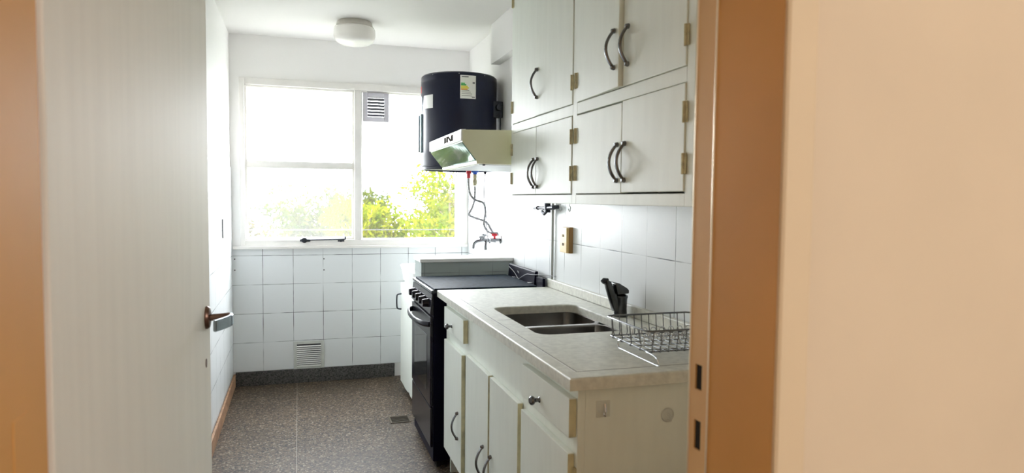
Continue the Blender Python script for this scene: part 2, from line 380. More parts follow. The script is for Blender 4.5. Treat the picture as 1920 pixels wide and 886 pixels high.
# ventilation louvre in the pane
v = thing('ventilation_louvre', (.96, .03, 1.945), 'lilac-grey square louvre vent in the top corner of the right window pane', 'vent')
b = BM(); x0, x1, z0, z1, t = .878, 1.062, 1.842, 2.045, .034
for a in ((x0, x0+t, z0, z1), (x1-t, x1, z0, z1), (x0+t, x1-t, z0, z0+t), (x0+t, x1-t, z1-t, z1)): box(b, a[0], a[1], .004, .0325, a[2], a[3], .002)
obj('frame', b, M_ventw, v)
for k in range(6):
    zz = z0+t+.0113+k*.0225
    b = prism(BM(), [(.007, zz+.0055), (.0085, zz+.0078), (.029, zz-.0058), (.0275, zz-.0080)], 'X', x0+t, x1-t)
    obj('slat', b, M_ventd, v)
# low vent grille in the back wall
v = thing('wall_grille', (.5, -.006, .19), 'grey slatted metal vent grille low on the tiled wall below the window', 'vent')
b = BM(); x0, x1, z0, z1, t = .398, .604, .092, .292, .022
for a in ((x0, x0+t, z0, z1), (x1-t, x1, z0, z1), (x0+t, x1-t, z0, z0+t), (x0+t, x1-t, z1-t, z1)): box(b, a[0], a[1], -.016, -.0065, a[2], a[3], .003)
obj('frame', b, M_vent, v)
for k in range(11):
    zz = z0+t+.006+k*.0138
    obj('slat', prism(BM(), [(-.0225, zz-.0042), (-.0212, zz-.0052), (-.0125, zz+.0012), (-.0138, zz+.0024)], 'X', x0+t, x1-t), M_white, v)
obj('backing', bx(x0+.002, x1-.002, -.0075, -.0062, z0+.002, z1-.002), M_iron, v)

# ------------------------------------------------------------------ doorway frame and door
fr = thing('trim_1', (.59, -4.1, 0), 'peach enamelled metal door frame with two strike slots', 'door frame', kind='structure')
XR, XS = 1.050, 1.038
b = BM()
yk, ys = -3.972, -4.066
h0, h1 = -4.030, -4.011
for z0, z1 in ((0, .897), (.945, .995), (1.036, 2.10)): box(b, XR, XR+.003, h0, h1, z0, z1)
box(b, XR, XR+.003, ys, h0, 0, 2.10); box(b, XR, XR+.003, h1, -3.998, 0, 2.10)
prism(b, [(XR, -3.998), (XR, -3.992), (XR+.003, -3.988), (XR+.06, -3.979), (XR+.06, -3.998), (XR+.003, -3.998)], 'Z', 0, 2.10)
jr = obj('jamb', b, M_jamb_lit, fr)
b = tube(BM(), [(XR+.0008, -3.9945, 0), (XR+.0008, -3.9945, 2.09)], .0022, 10); obj('glint_bead', b, M_bead, fr, True)  # slim bead added to carry the edge glint
b = tube(BM(), [(XS+.0006, ys+.0005, 0), (XS+.0006, ys+.0005, 2.09)], .0022, 10); obj('glint_bead', b, M_bead, fr, True)
obj('strike_recess', bx(XR+.003, XR+.02, h0-.004, h1+.004, .88, 1.05), M_dark, fr)
obj('stop', prism(BM(), [(XS, ys-.001), (XS+.0025, ys+.002), (XR+.003, ys+.002), (XR+.03, ys), (XR+.03, -4.216), (XS, -4.216)], 'Z', 0, 2.10), M_jamb, fr)
obj('architrave', prism(BM(), [(XS+.0002, -4.2165), (1.088, -4.2165), (1.088, -4.219), (1.084, -4.223), (XS+.005, -4.223), (XS+.0015, -4.2205)], 'Z', 0, 2.10), M_arch, fr)
b = BM(); XL = .138
prism(b, [(XL, -4.000), (XL-.004, -3.990), (.07, -3.979), (.07, -4.222), (XL-.004, -4.222), (XL, -4.218)], 'Z', 0, 2.10)
obj('jamb', b, M_jamb, fr)
b = BM(); box(b, .07, 1.11, -4.222, -3.979, 2.06, 2.12, .003)
obj('head', b, M_jamb, fr)
b = BM()
for z0, z1 in ((.90, 1.05), (.2, .35), (1.75, 1.9)): box(b, XL-.001, XL+.0012, -4.105, -4.055, z0, z1, .001)
obj('hinge_plate', b, M_jamb, fr)
for o in (jr,):
    pass

dr = thing('door_1', (.14, -3.99, 0), 'white painted kitchen door standing open on the left', 'door', kind='structure')
ang = math.atan2(.082, .885)
dr.rotation_euler = (0, 0, -ang)
def dpart(name, bm, m, parent, smooth=False):
    me = bpy.data.meshes.new(name); bm.to_mesh(me); bm.free()
    if smooth:
        for p in me.polygons: p.use_smooth = True
        me.set_sharp_from_angle(angle=math.radians(35))
    o = bpy.data.objects.new(name, me); me.materials.append(m); C.objects.link(o); o.parent = parent; return o
# local frame: y along the leaf from hinge to free edge, x out of its visible face
DL = .889
leaf = dpart('leaf', bx(-.036, 0, .006, DL, .012, 2.05, bev=.003), M_door, dr)
b = BM(); hy, hz = DL-.045, 1.0
lathe(b, [(0, .0), (.019, .0), (.019, .004), (.016, .009), (.010, .011), (0, .011)], 28, (0, 0, 0), 'X')
for vv in b.verts: vv.co.z *= 1.5
bmesh.ops.translate(b, verts=b.verts, vec=(0, hy, hz))
dpart('rosette', b, M_bronze, dr, True)
hnd = dpart('lever_neck', tube(BM(), [(.008, hy, hz), (.03, hy, hz+.001), (.056, hy, hz+.003)], [.0085, .0085, .009], 12), M_bronze, dr, True)
b = BM(); path = smooth_path([(.052, hy+.012, hz), (.060, hy-.002, hz), (.060, hy-.03, hz), (.052, hy-.065, hz), (.040, hy-.10, hz)], 6)
# flat strap lever: 26 mm tall
rings = []
for i, p in enumerate(path):
    t = (path[min(i+1, len(path)-1)]-path[max(i-1, 0)]).normalized(); nrm = Vector((t.y, -t.x, 0))
    rings.append([b.verts.new(p + nrm*s*.0045 + Vector((0, 0, q*.0135 - .004))) for s, q in ((1, -1), (1, 1), (-1, 1), (-1, -1))])
for A, B2 in zip(rings, rings[1:]):
    for k in range(4): b.faces.new((A[k], A[(k+1) % 4], B2[(k+1) % 4], B2[k]))
b.faces.new(rings[0]); b.faces.new(rings[-1]); bmesh.ops.recalc_face_normals(b, faces=b.faces[:])
bmesh.ops.bevel(b, geom=[e for e in b.edges if len(e.link_faces) == 2 and e.calc_face_angle(0) > .8], offset=.0015, segments=2, affect='EDGES')
tag(dpart('lever', b, M_lever, dr, True), 'polished chrome lever')
b = BM(); lathe(b, [(0, 0), (.0065, 0), (.0065, .0012), (0, .0012)], 16, (0, 0, 0), 'X')
for vv in b.verts: vv.co.z *= 1.7
bmesh.ops.translate(b, verts=b.verts, vec=(0, hy-.005, .888))
dpart('keyhole', b, M_bronze, dr)

# ================================================================== WALL CABINET
def bow(bm, x, y, z0, z1, out, ra=.0045, rb=.0065, sway=0):
    n = 16; pts = []
    for i in range(n+1):
        t = i/n; pts.append((x - out*math.sin(PI*t)**.8 if 0 < t < 1 else x+.004, y + sway*math.sin(PI*t), z0+(z1-z0)*t))
    tube(bm, pts, .005, 8, flat=(rb, ra))
    for zz in (z0+.003, z1-.003): lathe(bm, [(.0075, -.001), (.0075, -.004), (.005, -.012)], 10, (x, y, zz), 'X')
    return bm
def hinge_bm(x, y, zc, h=.05, wdt=.020):
    b = BM(); box(b, x-.003, x+.001, y-wdt/2, y+wdt/2, zc-h/2, zc+h/2, .0008)
    tube(b, [(x-.004, y, zc-h/2), (x-.004, y, zc+h/2)], .0042, 8); return b

wc = thing('wall_cabinet', (1.49, -2.84, 1.285), 'cream wooden wall cabinet with two rows of doors over the counter', 'wall cabinet')
XF = 1.322; yn, yf = -3.557, -2.120
b = BM()
box(b, XF+.02, W-.005, yn, yn+.018, 1.285, H-.002); box(b, XF+.02, W-.005, yf-.018, yf, 1.285, H-.002)
box(b, XF+.02, W-.005, yn+.018, yf-.018, 1.285, 1.303); box(b, XF+.02, W-.005, yn+.018, yf-.018, 1.592, 1.61)
box(b, XF+.02, W-.005, -2.843, -2.825, 1.303, H-.002); box(b, W-.015, W-.005, yn+.018, yf-.018, 1.303, H-.002)
obj('carcass', b, M_cab, wc)
b = BM()
for y0, y1 in ((yn, -3.523), (-2.852, -2.815), (-2.142, yf)): box(b, XF, XF+.02, y0, y1, 1.285, H-.002, .0015)
for y0, y1 in ((-3.523, -2.852), (-2.815, -2.142)):
    for z0, z1 in ((1.285, 1.3165), (1.583, 1.6195), (2.33, H-.002)): box(b, XF, XF+.02, y0, y1, z0, z1, .0015)
obj('face_frame', b, M_cab, wc)
def hinged_door(y0, y1, z0, z1, hinge_at, angle, handle, hinges, x=XF, parent=wc, thick=.019, proud=.003, edge=None):
    xf = x-proud
    d = obj('door', bx(xf, xf+thick, y0, y1, z0, z1, bev=.0022), M_cab, parent)
    kids = []
    if handle:
        hy_, za, zb_, sw = handle
        kids.append(obj('handle', bow(BM(), xf, hy_, za, zb_, .028, sway=sw), M_dchrome, d, True))
    for zc in hinges: kids.append(obj('hinge', hinge_bm(x-.0005 if proud > .01 else xf, hinge_at+(math.copysign(.009, hinge_at-(y0+y1)/2) if proud > .01 else 0), zc, wdt=.014 if proud > .01 else .02), M_brass, d))
    if angle:
        R_ = Matrix.Translation((xf+thick, hinge_at, 0)) @ Matrix.Rotation(angle, 4, 'Z') @ Matrix.Translation((-xf-thick, -hinge_at, 0))
        d.matrix_basis = R_
    return d
# far bay: doors split at y=-2.452 ; near bay split at y=-3.188
UH, LH = (1.692, 2.138), (1.511, 1.388)
hinged_door(-2.450, -2.144, 1.6215, 2.328, -2.142, 0, None, UH)
hinged_door(-2.813, -2.4535, 1.6215, 2.328, -2.815, math.radians(0.8), (-2.475, 1.687, 1.798, 0), UH)
hinged_door(-3.187, -2.854, 1.6215, 2.328, -2.852, math.radians(-2.3), (-3.160, 1.676, 1.786, 0), UH)
hinged_door(-3.521, -3.190, 1.6215, 2.328, -3.523, 0, (-3.222, 1.676, 1.786, 0), UH)
hinged_door(-2.450, -2.144, 1.3195, 1.5805, -2.142, 0, (-2.433, 1.345, 1.458, 0), LH)
hinged_door(-2.813, -2.4535, 1.3195, 1.5805, -2.815, 0, (-2.478, 1.345, 1.458, 0), LH)
hinged_door(-3.187, -2.854, 1.3195, 1.5775, -2.852, 0, (-3.165, 1.353, 1.462, 0), LH)
hinged_door(-3.521, -3.190, 1.3215, 1.5805, -3.523, 0, (-3.213, 1.353, 1.462, 0), LH)

# ================================================================== BASE CABINET
XB = 1.10; bn, bf = -3.415, -1.835
bc = thing('base_cabinet', (1.37, -2.62, 0), 'cream wooden base cabinet with drawers and doors under the marble counter', 'base cabinet')
b = BM()
box(b, XB+.02, W-.02, bn, bn+.018, .0, .830, .0015); box(b, XB+.02, W-.02, bf-.018, bf, 0, .830)
box(b, XB+.02, W-.02, bn+.018, bf-.018, .12, .138); box(b, W-.03, W-.02, bn+.018, bf-.018, .138, .830)
for y in (-2.27, -3.01): box(b, XB+.02, W-.03, y-.009, y+.009, .138, .60)
obj('carcass', b, M_cab, bc)
obj('toe_kick', bx(XB+.06, XB+.075, bn+.019, bf-.019, 0, .119), M_dark, bc)
b = BM()
for y0, y1 in ((bn, -3.392), (-3.025, -2.985), (-2.292, -2.245), (-1.862, bf)): box(b, XB, XB+.02, y0, y1, .12, .830, .0015)
for y0, y1, zz in ((-3.392, -3.025, ((.12, .145), (.655, .705), (.800, .830))), (-2.985, -2.292, ((.12, .145), (.664, .830))), (-2.245, -1.862, ((.12, .145), (.642, .702), (.800, .830)))):
    for z0, z1 in zz: box(b, XB, XB+.02, y0, y1, z0, z1, .001)
obj('face_frame', b, M_cab, bc)
def drawer(y0, y1, z0, z1, ky, kz):
    d = obj('drawer', bx(XB-.021, XB-.001, y0, y1, z0, z1, bev=.002), M_cab, bc)
    obj('front_edge', bx(XB-.0205, XB-.002, y0-.0008, y0+.001, z0+.002, z1-.002), M_cabedge, d)
    obj('knob', lathe(BM(), [(0, -.030), (.008, -.030), (.0125, -.026), (.0135, -.021), (.011, -.017), (.006, -.013), (.0055, -.004), (.009, 0), (0, 0)], 18, (XB-.021, ky, kz), 'X'), M_dchrome, d, True)
drawer(-2.262, -1.880, .703, .802, -2.045, .738)
drawer(-3.408, -3.030, .703, .803, -3.19, .738)
def base_door(y0, y1, z0, z1, hinge_at, handle, hinges):
    d = hinged_door(y0, y1, z0, z1, hinge_at, 0, handle, hinges, x=XB, parent=bc, thick=.018, proud=.0185)
    obj('front_edge', bx(XB-.018, XB-.002, y0-.0008, y0+.001, z0+.002, z1-.002), M_cabedge, d)
base_door(-2.222, -1.870, .135, .648, -1.865, (-2.165, .272, .388, 0), (.585, .22))
base_door(-2.640, -2.296, .135, .668, -2.298, (-2.585, .272, .392, 0), (.588, .235))
base_door(-2.985, -2.660, .135, .668, -2.985, (-2.690, .272, .392, 0), ())
base_door(-3.398, -3.018, .135, .660, -3.397, None, (.60, .22))

# ------------------------------------------------------------------ worktop with sink cut-out
wt = thing('worktop', (1.35, -2.6, .833), 'grey veined marble worktop with a stained rounded front edge', 'worktop')
SX0, SX1, SY0, SY1, SR = 1.178, 1.533, -2.915, -2.345, .045
def rrect(x0, x1, y0, y1, rr, n=6):
    out = []
    for cx, cy, a in ((x1-rr, y1-rr, 0), (x0+rr, y1-rr, 90), (x0+rr, y0+rr, 180), (x1-rr, y0+rr, 270)):
        for k in range(n+1):
            th = math.radians(a+90*k/n); out.append((cx+rr*math.cos(th), cy+rr*math.sin(th)))
    return out
def slab_with_hole(X0, X1, Y0, Y1, z0, z1, hole, bev):
    bm = BM()
    outer = [(X0, Y0), (X1, Y0), (X1, Y1), (X0, Y1)]
    def cap(z):
        vo = [bm.verts.new((*p, z)) for p in outer]; vi = [bm.verts.new((*p, z)) for p in hole]
        eo = [bm.edges.new((vo[i], vo[(i+1) % 4])) for i in range(4)]; ei = [bm.edges.new((vi[i], vi[(i+1) % len(vi)])) for i in range(len(vi))]
        bmesh.ops.triangle_fill(bm, use_beauty=True, edges=eo+ei)
        return vo, vi
    to, ti = cap(z1); bo, bi = cap(z0)
    for A, B2 in ((to, bo), (ti, bi)):
        for i in range(len(A)): bm.faces.new((A[i], A[(i+1) % len(A)], B2[(i+1) % len(A)], B2[i]))
    bmesh.ops.recalc_face_normals(bm, faces=bm.faces[:])
    es = [e for e in bm.edges if len(e.link_faces) == 2 and e.calc_face_angle(0) > 1.2 and abs(e.verts[0].co.z-z1) < 1e-5 and abs(e.verts[1].co.z-z1) < 1e-5]
    bmesh.ops.bevel(bm, geom=es, offset=bev, segments=3, profile=.55, affect='EDGES')
    return bm
slab = obj('slab', slab_with_hole(1.065, W-.005, -3.446, -1.778, .833, .864, rrect(SX0, SX1, SY0, SY1, SR), .006), M_marble, wt)
obj('upstand', bx(W-.026, W-.0055, -3.446, -1.778, .8642, .906, bev=.003), M_marble, wt)
b = BM()   # shallow drip groove and the crack by the sink
box(b, 1.1065, 1.109, -3.385, -1.90, .8635, .8643); box(b, 1.109, 1.60, -3.387, -3.3845, .8635, .8643); box(b, 1.118, 1.182, -2.630, -2.627, .8635, .8643)
box(b, W-.0285, W-.0262, -3.44, -1.78, .8635, .8645)
obj('drip_groove', b, M_groove, wt)
obj('catchlight_line', bx(1.1015, 1.1045, -3.385, -1.90, .8635, .8644), M_white, wt)  # white strip painting the catch-light that runs along the groove

# sink: two undermounted bowls
sk = thing('kitchen_sink', (1.355, -2.63, .68), 'stainless double bowl sink set into the marble worktop', 'sink')
def bowl(x0, x1, y0, y1, zt, zb, rr):
    bm = BM(); rings = []
    for ins, z in ((-.012, zt), (0, zt), (.004, zb+.04), (.018, zb+.010), (.045, zb), ):
        rings.append([bm.verts.new((*p, z)) for p in rrect(x0+ins, x1-ins, y0+ins, y1-ins, max(.01, rr-ins*.4))])
    for A, B2 in zip(rings, rings[1:]):
        n = len(A)
        for k in range(n): bm.faces.new((A[k], A[(k+1) % n], B2[(k+1) % n], B2[k]))
    bm.faces.new(rings[-1]); bmesh.ops.recalc_face_normals(bm, faces=bm.faces[:])
    bmesh.ops.reverse_faces(bm, faces=bm.faces[:]) if bm.faces[-1].normal.z < 0 else None
    return bm
obj('bowl', bowl(SX0+.008, SX1-.008, -2.612, SY1-.006, .8325, .70, .045), M_steel, sk, True)
obj('bowl', bowl(SX0+.008, SX1-.008, SY0+.006, -2.642, .8325, .70, .045), M_steel, sk, True)
obj('divider', bx(SX0+.014, SX1-.014, -2.645, -2.609, .80, .8335, bev=.006), M_steel, sk)
for y in (-2.48, -2.78): obj('drain', lathe(BM(), [(0, .001), (.02, .001), (.034, .003), (.038, .001), (.038, 0), (0, 0)], 24, (1.355, y, .7005)), M_chrome, sk, True)

# faucet
fa = thing('mixer_tap', (1.585, -2.66, .864), 'dark chrome single-lever mixer tap beside the sink', 'tap')
obj('body', lathe(BM(), [(0, 0), (.028, 0), (.029, .005), (.025, .009), (.0235, .03), (.025, .066), (.027, .072), (.027, .078), (.018, .084), (0, .085)], 28, (1.590, -2.66, .8645)), M_tap, fa, True)
b = prism(BM(), [(1.612, .952), (1.612, .965), (1.606, .972), (1.572, .992), (1.560, .994), (1.556, .988), (1.566, .950)], 'Y', -2.686, -2.634, .004)
obj('lever', b, M_tap, fa, True)
b = BM()
pts = [(1.578, .884), (1.560, .884), (1.527, .985), (1.521, .998), (1.532, 1.004), (1.543, .998), (1.572, .935)]
prism(b, pts, 'Y', -2.677, -2.643, .005)
obj('spout', b, M_tap, fa, True)
obj('aerator', tube(BM(), [(1.535, -2.66, .998), (1.520, -2.66, 1.000), (1.513, -2.66, .994)], [.011, .011, .009], 12), M_iron, fa, True)

# ------------------------------------------------------------------ dish rack
rk = thing('dish_rack', (1.47, -3.23, .864), 'chrome wire dish rack standing on the near end of the worktop', 'dish rack')
x0, x1, y0, y1, zt, zb = 1.322, 1.612, -3.355, -3.098, .950, .890
def loop(pts): return [*pts, pts[0]]
b = BM(); rim = [(p[0], p[1], zt) for p in rrect(x0, x1, y0, y1, .018, 4)]; tube(b, loop(rim), .0028, 8)
obj('rim', b, M_dchrome, rk, True)
b = BM()
ins = .012
for k in range(11):   # U wires across, rim to rim
    x = x0+.02+k*(x1-x0-.04)/10
    tube(b, smooth_path([(x, y0, zt), (x, y0+ins*.6, zb+.012), (x, y0+ins+.012, zb), (x, y1-ins-.012, zb), (x, y1-ins*.6, zb+.012), (x, y1, zt)], 4), .0016, 6)
for k in range(4):
    y = y0+.045+k*(y1-y0-.09)/3
    tube(b, smooth_path([(x0, y, zt), (x0+ins*.6, y, zb+.012), (x0+ins+.012, y, zb), (x1-ins-.012, y, zb), (x1-ins*.6, y, zb+.012), (x1, y, zt)], 4), .0016, 6)
tube(b, [(x0+ins, y0+ins, zb+.002), (x1-ins, y0+ins, zb+.002)], .0022, 6); tube(b, [(x0+ins, y1-ins, zb+.002), (x1-ins, y1-ins, zb+.002)], .0022, 6)
tube(b, [(x0+ins, y0+ins, zb+.002), (x0+ins, y1-ins, zb+.002)], .0022, 6)
obj('basket', b, M_dchrome, rk, True)
for yy in (y0+.075, y0+.15):
    b = BM(); pts = []
    for k in range(9):
        x = x0+.03+k*.029; pts += [(x, yy, zb+.003), (x+.006, yy, zb+.034), (x+.0145, yy, zb+.040), (x+.023, yy, zb+.034)]
    tube(b, smooth_path(pts, 3), .0017, 6); obj('plate_holder', b, M_chrome, rk, True)
for xx in (x0+.01, x1-.03):
    b = tube(BM(), smooth_path([(xx, y0+.02, zb+.001), (xx, y0-.035, zb-.003), (xx, y0-.043, .870), (xx, y0-.030, .8672), (xx, y1-.10, .8672), (xx, y1-.07, .869), (xx, y1-.066, zb-.004), (xx, y1-.08, zb)], 4), .0026, 8)
    obj('foot', b, M_chrome, rk, True)

# ================================================================== STOVE
st = thing('kitchen_stove', (1.32, -1.5, 0), 'black freestanding gas stove between counter and low wall', 'stove')
X0, SYn, SYf = 1.034, -1.774, -1.215
obj('body', bx(X0+.016, 1.60, SYn, SYf, .03, .845, bev=.003), M_blackside, st)
obj('cooktop', bx(X0+.004, 1.60, SYn, SYf, .846, .862, bev=.005), M_cook, st)
b = prism(BM(), [(X0+.0155, .74), (X0+.004, .742), (X0-.002, .75), (X0+.008, .843), (X0+.0155, .844)], 'Y', SYn, SYf, .002)
cp = obj('control_panel', b, M_black, st)
for k in range(5):
    y = SYf-.075-k*.103
    kb = obj('knob', lathe(BM(), [(0, -.03), (.016, -.03), (.019, -.024), (.0205, -.006), (.023, 0), (0, 0)], 20, (X0+.003, y, .793), 'X'), M_black, st, True)
    obj('pointer', bx(X0-.0285, X0-.0265, y-.002, y+.002, .793, .811), M_lgrey, kb)
od = obj('oven_door', bx(X0, X0+.0155, SYn+.004, SYf-.004, .30, .735, bev=.005), M_black, st)
obj('door_window', bx(X0-.0012, X0+.001, SYn+.09, SYf-.10, .36, .63, bev=.0005), M_blackglass, od)
n = 20; pts = []
for i in range(n+1):
    t = i/n; y = SYn+.03+(SYf-SYn-.06)*t; pts.append((X0-.048*min(1, math.sin(PI*t)**.45 if 0 < t < 1 else 0)+.002, y, .695))
obj('handle', tube(BM(), pts, .011, 10, flat=(.009, .014)), M_black, od, True)
obj('warming_drawer', bx(X0+.002, X0+.0155, SYn+.004, SYf-.004, .10, .293, bev=.004), M_black, st)
obj('kick_panel', bx(X0+.035, X0+.05, SYn+.01, SYf-.01, .0, .095), M_dark, st)
for a, c_ in ((X0+.06, SYn+.04), (X0+.06, SYf-.04), (1.55, SYn+.04), (1.55, SYf-.04)):
    obj('foot', lathe(BM(), [(.018, 0), (.018, .02), (.012, .03), (0, .03)], 16, (a, c_, .0)), M_dark, st)
bgd = obj('backguard', prism(BM(), [(1.600, .80), (1.592, .862), (1.597, .925), (1.602, .930), (1.614, .930), (1.614, .80)], 'Y', -1.668, SYf, .002), M_blackside, st)
obj('lower_backguard', bx(1.601, 1.616, SYn, -1.672, .80, .905, bev=.003), M_blackside, st)
b = BM(); box(b, 1.5925, 1.594, -1.415, -1.40, .893, .904); box(b, 1.5925, 1.594, -1.398, -1.385, .896, .906)
obj('badge', b, M_lgrey, bgd)
lid = obj('glass_lid', bx(X0+.02, 1.575, SYn+.012, SYf-.012, .8625, .8685, bev=.002), M_cookglass, st)
for y in (-1.40, -1.66):
    obj('lid_hinge', bx(1.560, 1.588, y-.012, y+.012, .8688, .874, bev=.002), M_chrome, lid)
cd = obj('power_cord', tube(BM(), smooth_path([(1.585, -1.25, .917), (1.583, -1.36, .895), (1.583, -1.43, .868), (1.580, -1.47, .873), (1.583, -1.57, .905), (1.588, -1.66, .912), (1.615, -1.76, .921), (1.632, -1.83, .923), (1.638, -1.86, .923)], 6), .0018, 6), M_cable, None, True)
tag(cd, 'thin grey cord looped across the back panel of the black stove', 'cord')

# ================================================================== HOOD
hd_ = thing('range_hood', (1.38, -1.66, 1.45), 'cream wall-mounted range hood with mirrored slanted front above the stove', 'range hood')
hn, hf = -2.08, -1.345
b = BM(); HX = 1.108
prof = [(W-.006, 1.452), (1.178, 1.452), (1.176, 1.468), (HX+.006, 1.545), (HX+.004, 1.597), (W-.006, 1.610)]
prism(b, prof, 'Y', hn, hf, .0015); obj('body', b, M_hood, hd_)
obj('front_lip', prism(BM(), [(HX+.006, 1.548), (HX, 1.548), (HX-.002, 1.552), (HX-.002, 1.595), (HX, 1.599), (HX+.02, 1.600), (HX+.02, 1.598), (HX+.004, 1.594)], 'Y', hn-.001, hf+.001, .0008), M_hoodw, hd_)
obj('visor', prism(BM(), [(1.172, 1.464), (1.170, 1.468), (HX+.003, 1.542), (HX+.006, 1.545), (1.1765, 1.4685)], 'Y', hn+.006, hf-.006), M_visor, hd_)
b = bx(HX-.0035, HX-.0015, -1.77, -1.735, 1.561, 1.588)
obj('logo_bar', b, M_logo, hd_)
b = BM(); box(b, HX-.0035, HX-.0015, -1.815, -1.785, 1.561, 1.588); box(b, HX-.0035, HX-.0015, -1.92, -1.885, 1.561, 1.588)
prism(b, [(-1.80, 1.588), (-1.83, 1.588), (-1.90, 1.561), (-1.87, 1.561)], 'X', HX-.0035, HX-.0015)
obj('logo_letter', b, M_logo, hd_)
obj('filter', bx(1.20, 1.58, hn+.04, hf-.04, 1.4495, 1.4525), M_vent, hd_)
obj('screw', lathe(BM(), [(.006, 0), (.006, -.006), (0, -.007)], 12, (1.215, hn+.02, 1.4515)), M_iron, hd_)

# ================================================================== WATER HEATER
HC = (1.402, -.75); HR = .236; hz0, hz1 = 1.477, 2.056
ht = thing('water_heater', (HC[0], HC[1], hz0), 'dark navy cylindrical electric water heater hung by the window', 'water heater')
obj('tank', lathe(BM(), [(0, hz0+.006), (HR-.012, hz0+.006), (HR-.004, hz0+.012), (HR, hz0+.024), (HR, hz1-.05), (HR-.001, hz1-.046), (HR, hz1-.042), (HR-.001, hz1-.012), (HR-.010, hz1-.003), (HR-.03, hz1), (0, hz1+.004)], 72, (HC[0], HC[1], 0)), M_navy, ht, True)
obj('bottom_rim', lathe(BM(), [(HR-.02, hz0+.010), (HR-.02, hz0-.002), (HR+.002, hz0-.002), (HR+.003, hz0+.014), (HR-.002, hz0+.018)], 72, (HC[0], HC[1], 0)), M_navy, ht, True)
def curved(a0, a1, z0, z1, rr, th=.0012, n=8):
    bm = BM(); A = []; B2 = []
    for i in range(n+1):
        a = math.radians(a0+(a1-a0)*i/n); c_, s_ = math.cos(a), math.sin(a)
        A.append([bm.verts.new((HC[0]+q*c_, HC[1]+q*s_, z)) for q, z in ((rr, z0), (rr+th, z0), (rr+th, z1), (rr, z1))])
    for P, Q in zip(A, A[1:]):
        for k in range(4): bm.faces.new((P[k], P[(k+1) % 4], Q[(k+1) % 4], Q[k]))
    bm.faces.new(A[0]); bm.faces.new(A[-1]); bmesh.ops.recalc_face_normals(bm, faces=bm.faces[:]); return bm
# angle: -90 faces the camera side (-Y), 180 faces the room (-X)
def a_of(px): # share of the visible width, -1 (towards the room) .. 1 (towards the wall)
    return -103 + math.degrees(math.asin(px))
l0, l1 = a_of(.03), a_of(.42)
el = obj('energy_label', curved(l0, l1, 1.893, 2.030, HR), M_white, ht)
for k, (m_, wd) in enumerate(((M_green, .25), (M_green, .33), (M_yellow, .42), (M_yellow, .50), (M_orange, .42))):
    z = 1.985-k*.0085; obj('rating_bar', curved(l0+1, l0+1+(l1-l0)*wd, z-.007, z, HR+.0013, .0005), m_, el)
b = curved(l0+2, l0+12, 2.018, 2.024, HR+.0013, .0005); obj('print', b, M_lgrey, el)
for z in (1.94, 1.93, 1.92, 1.908): obj('print', curved(l0+2, l1-6-(z*1000 % 3)*2, z, z+.0025, HR+.0013, .0005), M_lgrey, el)
obj('print', curved(l1-5, l1-1.5, 1.982, 1.992, HR+.0013, .0005), M_lgrey, el); obj('print', curved(l1-6, l1-1.5, 1.9, 1.906, HR+.0013, .0005), M_lgrey, el)
obj('sticker', curved(a_of(-.90), a_of(-.66), 1.842, 1.922, HR), M_white, ht)
obj('sticker_edge', curved(a_of(-.995), a_of(-.955), 1.83, 1.915, HR), M_cyan, ht)
obj('badge', curved(a_of(-.999), a_of(-.965), 1.945, 1.985, HR), M_red, ht)
obj('control_strip', curved(a_of(-.99), a_of(-.945), 1.58, 1.815, HR, .010), M_cyan, ht)
obj('control_cover', curved(166, 177, 1.585, 1.81, HR, .016), M_navy, ht)
for a in (-62, -103, -145):
    th = math.radians(a); obj('screw', lathe(BM(), [(.004, 0), (.004, .003), (0, .0035)], 10, (HC[0]+(HR-.004)*math.cos(th), HC[1]+(HR-.004)*math.sin(th), hz1-.018)), M_chrome, ht)
b = BM(); box(b, 1.58, W-.005, -.90, -.86, 1.80, 1.90, .004); box(b, 1.60, W-.005, -.90, -.60, 1.86, 1.885, .004)
tube(b, [(1.62, -.93, 1.60), (1.62, -.93, 1.83)], .004, 6); lathe(b, [(0, -.03), (.018, -.03), (.02, 0)], 14, (1.615, -.90, 1.86), 'Y')
obj('wall_bracket', b, M_iron, ht)
IR, IB, IC = (1.440, -.86), (1.480, -.86), (1.545, -.86)
obj('hot_outlet', lathe(BM(), [(0, 0), (.016, 0), (.016, -.026), (.011, -.028), (.011, -.055), (0, -.055)], 16, (*IR, hz0+.004)), M_red, ht, True)
obj('cold_inlet', lathe(BM(), [(0, 0), (.026, 0), (.022, -.018), (.013, -.022), (.013, -.03), (0, -.03)], 16, (*IB, hz0+.004)), M_blue, ht, True)
obj('safety_valve', lathe(BM(), [(0, -.028), (.011, -.028), (.013, -.05), (.010, -.056), (.014, -.07), (.014, -.09), (.009, -.10), (0, -.10)], 14, (*IB, hz0+.004)), M_brass, ht, True)
obj('cable_gland', lathe(BM(), [(0, 0), (.010, 0), (.010, -.014), (.006, -.028), (0, -.028)], 12, (*IC, hz0+.004)), M_black, ht, True)
hs = obj('flexible_hose', tube(BM(), smooth_path([(IR[0], IR[1], 1.424), (1.438, -.863, 1.40), (1.445, -.875, 1.335), (1.475, -.88, 1.295), (1.528, -.885, 1.275), (1.545, -.875, 1.225), (1.540, -.87, 1.175), (1.538, -.87, 1.14), (1.555, -.87, 1.105), (1.585, -.865, 1.088), (1.63, -.86, 1.088)], 6), .0072, 8), M_braid, None, True)
tag(hs, 'braided steel hose hanging from the red hot outlet of the water heater', 'hose', 'braided water hoses')
hs = obj('flexible_hose', tube(BM(), smooth_path([(IB[0], IB[1], 1.378), (1.480, -.86, 1.34), (1.478, -.858, 1.29), (1.463, -.855, 1.24), (1.447, -.85, 1.205), (1.475, -.845, 1.185), (1.53, -.845, 1.168), (1.568, -.848, 1.145), (1.592, -.85, 1.105), (1.615, -.852, 1.078), (1.638, -.853, 1.078)], 6), .0072, 8), M_braid, None, True)
